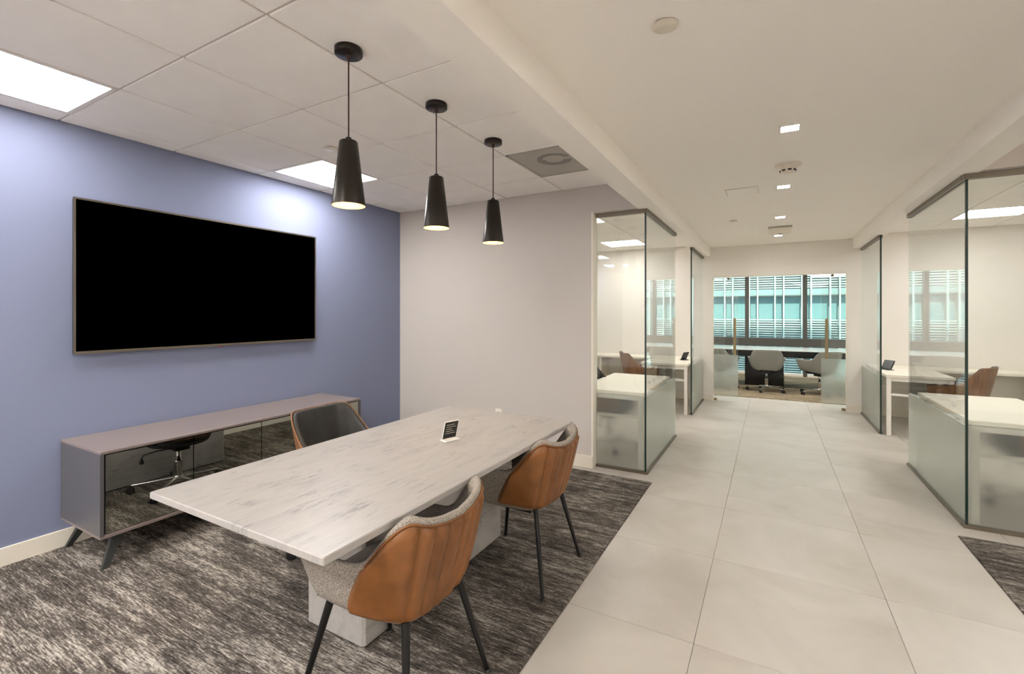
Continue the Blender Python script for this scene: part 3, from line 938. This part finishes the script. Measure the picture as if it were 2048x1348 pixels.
# ------------------------------------------------------------------ office furniture
DZ = 0.695
def desk(label, x0, x1, y0, y1, extra=None):
    t = thing('desk', label, 'desk', ((x0 + x1) / 2, (y0 + y1) / 2, 0))
    a, b = (x1 - x0) / 2, (y1 - y0) / 2
    MB().bevbox(-a, a, -b, b, DZ - 0.032, DZ, 0.003).build('top', M_laminate, t)
    for sx in (-1, 1):
        for sy in (-1, 1):
            cx_, cy_ = sx * (a - 0.03), sy * (b - 0.03)
            MB().box(cx_ - 0.02, cx_ + 0.02, cy_ - 0.02, cy_ + 0.02, 0.0, DZ - 0.033).build('leg', M_whitemetal, t)
    for sy in (-1, 1):
        y = sy * (b - 0.03)
        MB().box(-a + 0.05, a - 0.05, y - 0.012, y + 0.012, DZ - 0.075, DZ - 0.033).build('rail', M_whitemetal, t)
        MB().box(-a + 0.05, a - 0.05, y - 0.010, y + 0.010, 0.455, 0.480).build('rail', M_whitemetal, t)
    return t
desk('white desk behind the corner glass of the left office', -1.60, -0.972, 4.125, 5.36)
desk('white desk behind the corner glass of the right office', 1.147, 1.78, 4.125, 5.36)
desk('white desk at the end wall in the left office', -1.62, -0.985, 6.72, 7.52)
desk('white desk at the end wall in the right office', 1.16, 1.76, 6.72, 7.52)
def counter(label, x0, x1, sup):
    t = thing('counter', label, 'counter', (0, YE, 0))
    MB().bevbox(x0, x1, -0.478, -0.016, DZ - 0.032, DZ, 0.003).build('top', M_laminate, t)
    for s in sup:
        MB().box(s - 0.015, s + 0.015, -0.44, -0.018, 0.0, DZ - 0.033).build('support_panel', M_laminate, t)
    return t
counter('white wall counter along the back of the left office', XL + 0.004, -0.985, (-3.5, -2.50, -1.70))
counter('white wall counter along the back of the right office', 1.16, XR - 0.004, (1.80, 2.72, 3.7))

def tablet(label, loc, rz):
    t = thing('tablet', label, 'tablet', loc, rz)
    MB().bevbox(-0.04, 0.04, -0.06, 0.06, 0.0, 0.008, 0.002).build('foot', M_darkplastic, t)
    b = MB().bevbox(-0.006, 0.006, -0.075, 0.075, 0.0, 0.12, 0.002).build('body', M_darkplastic, t, (0.01, 0, 0.007))
    b.rotation_euler = (0, R(-24), 0)
    MB().box(0.006, 0.007, -0.068, 0.068, 0.008, 0.112).build('screen', M_tablet, b)
    return t
tablet('small dark tablet on the far desk of the left office', (-1.13, 7.35, DZ), R(160))
tablet('small dark tablet on the far desk of the right office', (1.27, 7.30, DZ), R(-150))

# ------------------------------------------------------------------ sliding glass doors at the corridor end
def glass_door(name, label, x0, x1, hx, gx_, rx):
    t = bpy.data.objects.new(name, None); COL.objects.link(t); t.location = (0, YE + 0.135, 0)
    struct(t, label)
    z0, zf0, zf1, z1 = 0.018, 0.098, 0.735, 2.06
    MB().box(x0, x1, 0, 0.012, zf1, z1).build('clear_pane', M_doorglass, t)
    MB().box(x0, x1, 0, 0.012, zf0, zf1 - 0.0005).build('frosted_pane', M_frost, t)
    MB().box(x0, x1, 0, 0.012, z0, zf0 - 0.0005).build('bottom_pane', M_doorglass, t)
    hd = MB().tube((hx, -0.045, 0.735), (hx, -0.045, 1.315), 0.020, n=16).build('handle', M_handle, t)
    for z in (0.82, 1.22):
        MB().tube((hx, -0.040, z), (hx, 0.0, z), 0.008, n=10).build('standoff', M_handle, hd)
    MB().tube((rx, -0.022, 1.945), (rx, 0.0, 1.945), 0.020, n=18).build('roller', M_track, t)
    MB().box(gx_ - 0.025, gx_ + 0.025, -0.02, 0.035, 0.0, 0.030).build('floor_guide', M_handle, t)
    return t
glass_door('door_1', 'left sliding glass door with frosted band and tall brass handle', -1.36, -0.440, -0.487, -0.770, -0.580)
glass_door('door_2', 'right sliding glass door with frosted band and tall brass handle', 0.655, 1.57, 0.718, 0.925, 0.790)
struct(box('trim_4', M_whitemetal, -1.9, 2.1, YE + 0.101, YE + 0.15, 2.062, 2.11), 'sliding rail above the far glass doors')
tag_ = MB().box(OX0 - 0.001, OX0 + 0.012, YE - 0.003, YE + 0.103, 0.0, OZ).box(OX1 - 0.012, OX1 + 0.001, YE - 0.003, YE + 0.103, 0, OZ).box(OX0 + 0.012, OX1 - 0.012, YE - 0.003, YE + 0.103, OZ - 0.012, OZ + 0.001)
struct(tag_.build('trim_5', M_trim), 'white lining of the far doorway opening')

# ------------------------------------------------------------------ meeting room
ct = thing('conference_table', 'long pale topped black conference table in the far meeting room', 'table', (0.2, 10.27, 0))
MB().bevbox(-2.1, 2.1, -0.47, 0.47, 0.700, 0.720, 0.003).build('tabletop', M_conftop, ct)
MB().box(-2.09, 2.09, -0.46, 0.46, 0.585, 0.6995).build('apron', M_confblack, ct)
for x in (-0.30, 1.75, -1.9):
    MB().box(x - 0.33 if x == -0.30 else x - 0.15, x + 0.33 if x == -0.30 else x + 0.15, -0.12, 0.12, 0.006, 0.5845).build('pedestal', M_confblack, ct)
dl = thing('drum_pendant', 'large round white pendant at the top of the far doorway', 'pendant lamp', (0.93, 10.1, 2.545))
MB().lathe([(0.45, -0.372), (0.46, -0.365), (0.46, -0.30), (0.44, -0.29)], 56, close=False).build('drum', M_whitemetal, dl)
MB().lathe([(0.001, -0.500), (0.12, -0.493), (0.24, -0.472), (0.36, -0.430), (0.45, -0.371)], 56, close=False).build('diffuser', M_drum, dl)
MB().tube((0, 0, 0.075), (0, 0, -0.30), 0.012).lathe([(0.43, -0.30), (0.001, -0.295)], 40, close=False).build('stem', M_whitemetal, dl)
for x, y, l in ((-1.6, 9.0, 'unseen light panel added in the far meeting room ceiling on the left'), (2.6, 9.0, 'unseen light panel added in the far meeting room ceiling on the right'), (0.0, 9.0, 'unseen light panel added in the far meeting room ceiling above the doorway'), (-1.6, 11.0, 'unseen light panel added in the far meeting room by the windows on the left'), (2.6, 11.0, 'unseen light panel added in the far meeting room by the windows on the right')):
    panel_light(l, x, y, 2.612, m=M_nook_light)  # unseen panels added to brighten the meeting room

# window wall: one window per bay
mull = [-0.465 + 1.135 * k for k in range(-3, 5)]
mull = [m_ for m_ in mull if XL < m_ < XR]
edges = [XL] + mull + [XR]
WZ0, WZ1 = 0.0, 2.62
for k in range(len(edges) - 1):
    a, b = edges[k], edges[k + 1]
    wdw = bpy.data.objects.new('window_%d' % (k + 1), None); COL.objects.link(wdw); wdw.location = (a, YWIN, 0)
    struct(wdw, 'tall teal-tinted window bay of the far meeting room, %s from the left' % ('first', 'second', 'third', 'fourth', 'fifth', 'sixth', 'seventh', 'eighth')[k])
    wd = b - a
    m_ = 0.04
    MB().box(-m_ if k else 0, m_, -0.05, 0.09, WZ0, WZ1).build('mullion', M_mullion, wdw)
    MB().box(m_, wd - m_, -0.04, 0.08, 0.655, 0.835).build('transom', M_mullion, wdw)
    MB().box(m_, wd - m_, -0.10, 0.08, 0.0, 0.06).build('window_sill', M_whitemetal, wdw)
    MB().box(m_, wd - m_, -0.03, 0.07, WZ1 - 0.06, WZ1).build('head_rail', M_mullion, wdw)
    MB().box(m_, wd - m_, 0.02, 0.032, 0.06, 0.655).build('pane', M_window, wdw)
    MB().box(m_, wd - m_, 0.02, 0.032, 0.835, WZ1 - 0.06).build('pane', M_window, wdw)

# ------------------------------------------------------------------ building across the street
YF = 22.0
bd = thing('office_block', 'pale office block with fins and louvres across the street', 'building', (0, YF, 0))
MB().box(-16, 16, 0.30, 4.0, -5.0, 12.0).build('wall', M_facade, bd)
for zb in (-1.4, 2.12, 5.64, 9.16):
    MB().box(-16, 16, -0.02, 0.30, zb, zb + 0.26).build('spandrel', M_facade, bd)
    MB().box(-16, 16, -0.10, 0.30, zb - 0.05, zb - 0.001).build('ledge', M_mullion, bd)
    zz = zb + 0.30
    ns_ = 12 if zb > -2 else 6
    for i in range(ns_):
        MB().box(-16, 16, 0.02, 0.11, zz + 0.095 * i, zz + 0.095 * i + 0.045).build('slat', M_slat, bd)
    for i in range(9):
        z_ = zb - 1.78 + 0.095 * i
        MB().box(-16, 16, 0.02, 0.11, z_, z_ + 0.04).build('slat', M_slat, bd)
cache = None
px = -15.8
k = 0
fin_me = None; glass_me = None
while px < 15.9:
    if fin_me is None:
        o = MB().box(-0.025, 0.025, -0.16, 0.02, -4.6, 11.5).build('fin', M_slat, bd)
        fin_me = o.data
    else:
        o = bpy.data.objects.new('fin', fin_me); COL.objects.link(o); o.parent = bd
    o.location = (px, 0, 0)
    st = 0.31 if k % 2 == 0 else 0.63
    if True:
        for zb in (-4.9, -1.14, 2.38, 5.9):
            g = MB().box(px + 0.04, px + st - 0.04, 0.18, 0.24, zb, zb + 3.46).build('window_pane', M_facadeglass, bd)
    px += st; k += 1
struct(box('ground', M_ground, -40, 40, YWIN + 0.4, 60, -5.2, -5.0), 'street surface outside the windows')
